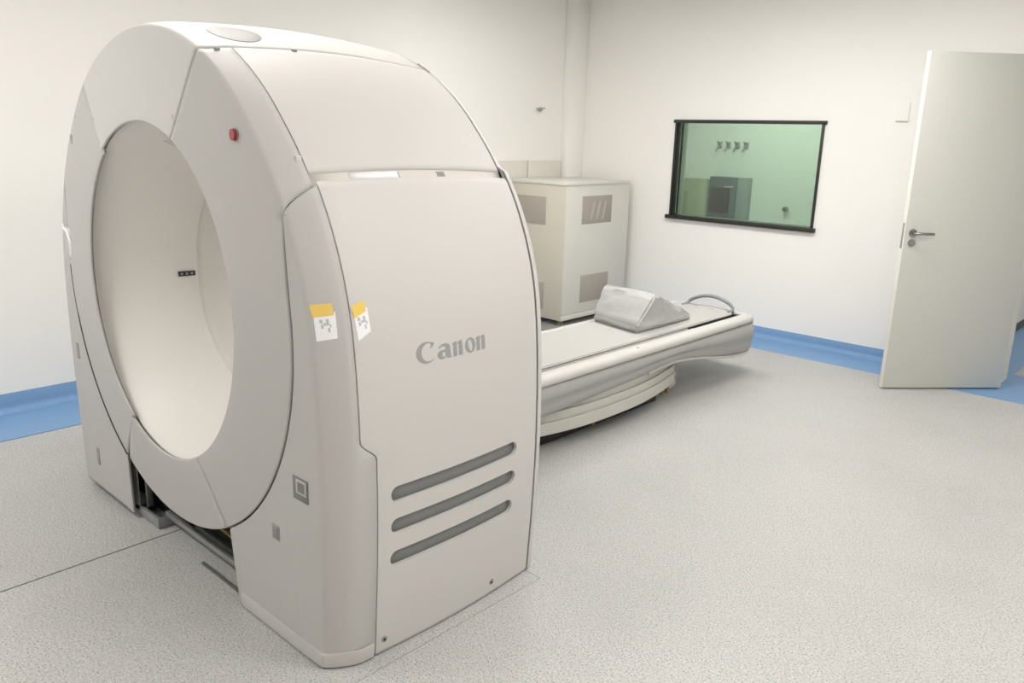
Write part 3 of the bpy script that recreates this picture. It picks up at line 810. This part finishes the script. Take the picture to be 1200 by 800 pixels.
from_bm('cable', tube_bm([(.20, 3.19, .06), (.215, 3.235, .09), (.21, 3.245, .14), (.19, 3.225, .19), (.17, 3.2, .22)], .008, 8), M['skirt'], K, 60)
from_bm('cable', tube_bm([(.16, 3.16, .04), (.17, 3.24, .07), (.15, 3.25, .12), (.14, 3.22, .16)], .007, 8), M['core'], K, 60)

# foam wedge on the couch
wz = .4725
A, B = Vector((-.255, 2.925, wz)), Vector((.155, 2.845, wz)); Cc, D = Vector((.150, 3.50, wz)), Vector((-.26, 3.55, wz))
T1, T2 = Vector((-.245, 3.02, .712)), Vector((.178, 2.985, .698))
T1b, T2b = T1 + Vector((.0, .07, -.012)), T2 + Vector((.0, .06, -.010))
bm = bmesh.new()
def lip(p, h): return p + Vector((0, 0, h))
v = [bm.verts.new(p) for p in (A, B, Cc, D, lip(A, .05) + Vector((-.0, -.012, 0)), lip(B, .045) + Vector((.0, -.012, 0)), lip(Cc, .03), lip(D, .03), T1, T2, T2b, T1b)]
for f in ((0,3,2,1), (0,1,5,4), (2,3,7,6), (4,5,9,8), (8,9,10,11), (11,10,6,7), (1,2,6,5), (5,6,10,9), (3,0,4,7), (7,4,8,11)): bm.faces.new([v[i] for i in f])
bmesh.ops.recalc_face_normals(bm, faces=bm.faces)
bmesh.ops.bevel(bm, geom=list(bm.edges), offset=.014, segments=3, affect='EDGES')
bmesh.ops.triangulate(bm, faces=[f for f in bm.faces if len(f.verts) > 4])
bmesh.ops.subdivide_edges(bm, edges=[e for e in bm.edges if e.calc_length() > .05], cuts=6, use_grid_fill=True)
bmesh.ops.triangulate(bm, faces=bm.faces)
from mathutils import noise as mn
bm.normal_update()
for q in bm.verts:
    n = q.normal; k = 0 if q.co.z < wz + .012 else 1
    w1 = mn.noise(Vector((q.co.x * 5 + q.co.z * 9, q.co.y * 9, q.co.z * 24))) * .013 + mn.noise(q.co * 25) * .004
    q.co += n * w1 * k
for q in bm.verts: q.co.z = max(q.co.z, wz)
wg = from_bm('foam_wedge', bm, M['wedge'], None, 70)
tag(wg, 'grey vinyl covered triangular positioning wedge lying on the couch pad', 'positioning wedge')
# seam along the cover edge
from_bm('cover_seam', tube_bm([B + Vector((.004, -.006, .05)), B.lerp(T2, .5) + Vector((.006, -.004, .02)), T2 + Vector((.006, .0, -.004))], .005, 8), M['pad'], wg, 60)
from_bm('cover_seam', tube_bm([Vector((.158, 2.90, .515)), Vector((.162, 3.1, .50)), Vector((.160, 3.3, .505)), Vector((.152, 3.44, .512))], .004, 8), M['pad'], wg, 60)

# ------------------------------------------------------------------ power cabinet in the corner
KC = tag(empty('power_cabinet', (-1.89, 4.665, 0)), 'cream waist-high equipment cabinet with four grey vent panels standing in the corner', 'equipment cabinet')
def cb(name, x0, x1, y0, y1, z0, z1, m, bev=.003, par=None): return box(name, x0+1.89, x1+1.89, y0-4.665, y1-4.665, z0, z1, m, par or KC, bev)
cx0, cx1, cy0, cy1 = -2.235, -1.545, 4.18, 5.12
cb('cabinet_body', cx0+.006, cx1-.006, cy0+.006, cy1, .055, 1.245, M['cab'])
cb('front_panel', cx0, cx1-.001, cy0, cy0+.010, .05, 1.235, M['cab'], .002)
cb('side_panel', cx1-.010, cx1, cy0+.003, cy1, .10, 1.235, M['cabw'], .002)
cb('plinth', cx1-.012, cx1+.004, cy0-.001, cy1, .05, .095, M['cabw'], .003)
cb('top_lid', cx0-.004, cx1+.006, cy0-.006, cy1+.0, 1.235, 1.262, M['cabw'], .004)
def vent(face, a0, a1, z0, z1):
    if face == 'x': v_ = cb('vent_panel', cx1-.002, cx1+.003, a0, a1, z0, z1, M['cvent'], .001)
    else: v_ = cb('vent_panel', a0, a1, cy0-.003, cy0+.002, z0, z1, M['cvent'], .001)
    return v_
v1 = vent('x', 4.412, 4.845, .895, 1.14); vent('x', 4.432, 4.846, .185, .433)
vent('y', -2.178, -1.765, .885, 1.128); vent('y', -2.15, -1.757, .128, .37)
for k in range(3):  # pale slanted bars on the vent for the coil inside
    y = 4.53 + k * .085
    bm = prism_bm([(y, .93), (y + .022, .93), (y + .062, 1.09), (y + .040, 1.09)], 0, cx1+.0028, cx1+.0042); bmesh.ops.translate(bm, verts=bm.verts, vec=(1.89, -4.665, 0)); from_bm('coil_bar', bm, M['lgrey'], v1)
for x in (cx0+.06, cx1-.06):
    for y in (cy0+.06, cy1-.06):
        bm = bmesh.new(); cyl_bm((x+1.89, y-4.665, 0), (x+1.89, y-4.665, .058), .022, 14, bm); from_bm('foot', bm, M['core'], KC, 40)
dk = box('floor_plate', -2.1, -1.38, 3.72, 4.16, .001, .012, M['core'], None, .003)
tag(dk, 'dark metal floor plate lying in front of the cream equipment cabinet', 'floor plate')
# low wall panels behind the cabinet
for i, (a, c) in enumerate(((3.95, 4.466), (4.486, 4.955))):
    o = box('wall_panel', XL, XL+.022, a, c, .30, 1.418, M['panelw'], None, .003)
    tag(o, 'pale flush panel on the left wall behind the cabinet, ' + ('the one nearer the scanner' if i == 0 else 'the one nearer the corner'), 'wall panel')
# gas outlet stub on the left wall
go = tag(empty('pipe_outlet', (XL, 4.60, 1.885)), 'small grey capped pipe stub on the left wall above the cabinet', 'pipe outlet')
from_bm('pipe', cyl_bm((0, 0, 0), (.04, 0, 0), .012, 14), M['lgrey'], go, 40)
from_bm('cap', cyl_bm((.035, 0, -.004), (.055, 0, -.004), .018, 14), M['grey'], go, 40)
from_bm('valve', cyl_bm((.045, .0, 0), (.045, .06, .008), .008, 10), M['lgrey'], go, 40)
# blank switch plate beside the door
so = tag(empty('wall_plate', (.765, YB, 1.885)), 'white blank cover plate on the wall left of the open door', 'cover plate')
box('plate', -.045, .045, -.008, 0, -.07, .07, M['wall'], so, .003)
box('plate_lip', -.045, .045, -.014, -.006, -.07, -.062, M['panelw'], so, .002)

# things in the control room seen through the glass
KB = tag(empty('control_cabinet', (-1.93, 7.72, 0)), 'dark grey control cabinet seen through the green observation window', 'cabinet')
box('cabinet_body', -.22, .13, -.06, .075, .0, 1.225, M['ctrlbox'], KB, .006)
box('side_cover', .13, .27, -.03, .075, .0, 1.225, M['ctrlbox2'], KB, .006)
box('screen', -.19, .06, -.075, -.055, .80, 1.10, M['black'], KB, .006)
box('label_strip', -.02, .10, -.068, -.058, 1.105, 1.125, M['lgrey'], KB, .002)
SU_ = tag(empty('reflection_standin', (-2.5, 7.68, 0)), 'low olive stand-in for the cabinet reflection, behind the glass, left of the dark control cabinet', 'reflection stand-in')  # added box that stands in for the cream cabinet's reflection in the glass
box('standin_body', -.55, .33, -.06, .12, 0, 1.19, M['olive'], SU_, .006)
box('standin_dark_panel', -.45, -.12, -.075, -.055, .1, 1.04, M['olive2'], SU_, .004)
hooks = []
def make_hook():
    t = empty('wall_hook')
    box('back_plate', -.03, .03, -.008, 0, -.04, .04, M['grey'], t, .002)
    from_bm('peg', tube_bm([(0, -.006, .015), (0, -.05, .02), (0, -.075, .045)], .008, 8), M['grey'], t, 60)
    from_bm('peg', tube_bm([(0, -.006, -.015), (-.01, -.045, -.04), (-.02, -.06, -.075)], .008, 8), M['grey'], t, 60)
    return t
h0 = make_hook(); place = ['leftmost of the four', 'second from left of the four', 'second from right of the four', 'rightmost of the four']
for k in range(4):
    if k == 0: h = h0
    else:
        h = h0.copy(); C.objects.link(h)
        for ch in h0.children: c = ch.copy(); C.objects.link(c); c.parent = h
    h.location = (-2.13 + k * .115, 7.8, 1.595)
    tag(h, 'grey wall hook behind the glass, ' + place[k], 'hook', 'hooks on the control room wall')
so2 = tag(empty('wall_mounted_knob', (-1.21, 7.8, .90)), 'small dark knob low on the control room wall at the right of the window', 'wall knob')
from_bm('knob', cyl_bm((0, 0, 0), (0, -.05, 0), .028, 16), M['grey'], so2, 40)
from_bm('knob_tip', cyl_bm((0, -.05, 0), (0, -.06, 0), .015, 12), M['ctrlbox'], so2, 40)

# ------------------------------------------------------------------ ceiling lights
LW = .40
def ceiling_light(x, y, sx, sy, power, label, col=(1, .995, .99), h=H):
    t = tag(empty('ceiling_light', (x, y, h)), label, 'ceiling light', 'ceiling light panels')
    b_ = bmesh.new(); f = .025
    for (a, c, d, e) in ((-sx/2-f, sx/2+f, -sy/2-f, -sy/2), (-sx/2-f, sx/2+f, sy/2, sy/2+f), (-sx/2-f, -sx/2, -sy/2, sy/2), (sx/2, sx/2+f, -sy/2, sy/2)): box_bm(a, c, d, e, -.03, 0, bm=b_)
    from_bm('lamp_frame', b_, M['lampframe'], t)
    box('lamp_diffuser', -sx/2, sx/2, -sy/2, sy/2, -.012, -.001, M['lamp'], t)
    ld = bpy.data.lights.new('lamp_light', 'AREA'); ld.shape = 'RECTANGLE'; ld.size = sx; ld.size_y = sy; ld.energy = power * LW; ld.color = col
    lo = bpy.data.objects.new('lamp_light', ld); C.objects.link(lo); lo.parent = t; lo.location = (0, 0, -.035)
ceiling_light(-.3, .5, 1.2, .6, 17, 'white ceiling light panel above the left side of the scanner')
ceiling_light(2.4, .8, 1.2, .6, 42, 'white ceiling light panel above the right side of the scanner')
ceiling_light(-.6, 3.2, 1.2, .6, 30, 'white ceiling light panel between the couch and the left wall')
ceiling_light(.8, 3.4, 1.2, .6, 48, 'white ceiling light panel above the far end of the couch')
ceiling_light(-.9, -1.7, 1.2, .6, 60, 'white ceiling light panel left of the viewpoint')
ceiling_light(3.2, 2.6, .6, 1.2, 17, 'white ceiling light panel in front of the open door')
ceiling_light(3.3, -1.4, 1.2, .6, 18, 'white ceiling light panel over the viewpoint')
ceiling_light(-1.2, 6.6, 1.2, .6, 104, 'white ceiling light panel in the control room', (.97, 1, .97))
ceiling_light(2.6, 7.2, .6, 1.2, 22, 'white ceiling light panel in the corridor beyond the door')

w = bpy.data.worlds.new('world'); bpy.context.scene.world = w; w.use_nodes = True
w.node_tree.nodes['Background'].inputs[0].default_value = (1, 1, 1, 1); w.node_tree.nodes['Background'].inputs[1].default_value = .05
sc = bpy.context.scene
sc.view_settings.view_transform = 'Standard'; sc.view_settings.look = 'None'; sc.view_settings.gamma = 1; sc.view_settings.exposure = .50
sc.view_settings.use_curve_mapping = False
sc.cycles.max_bounces = 10; sc.cycles.diffuse_bounces = 6; sc.cycles.transparent_max_bounces = 12
bpy.context.view_layer.update()
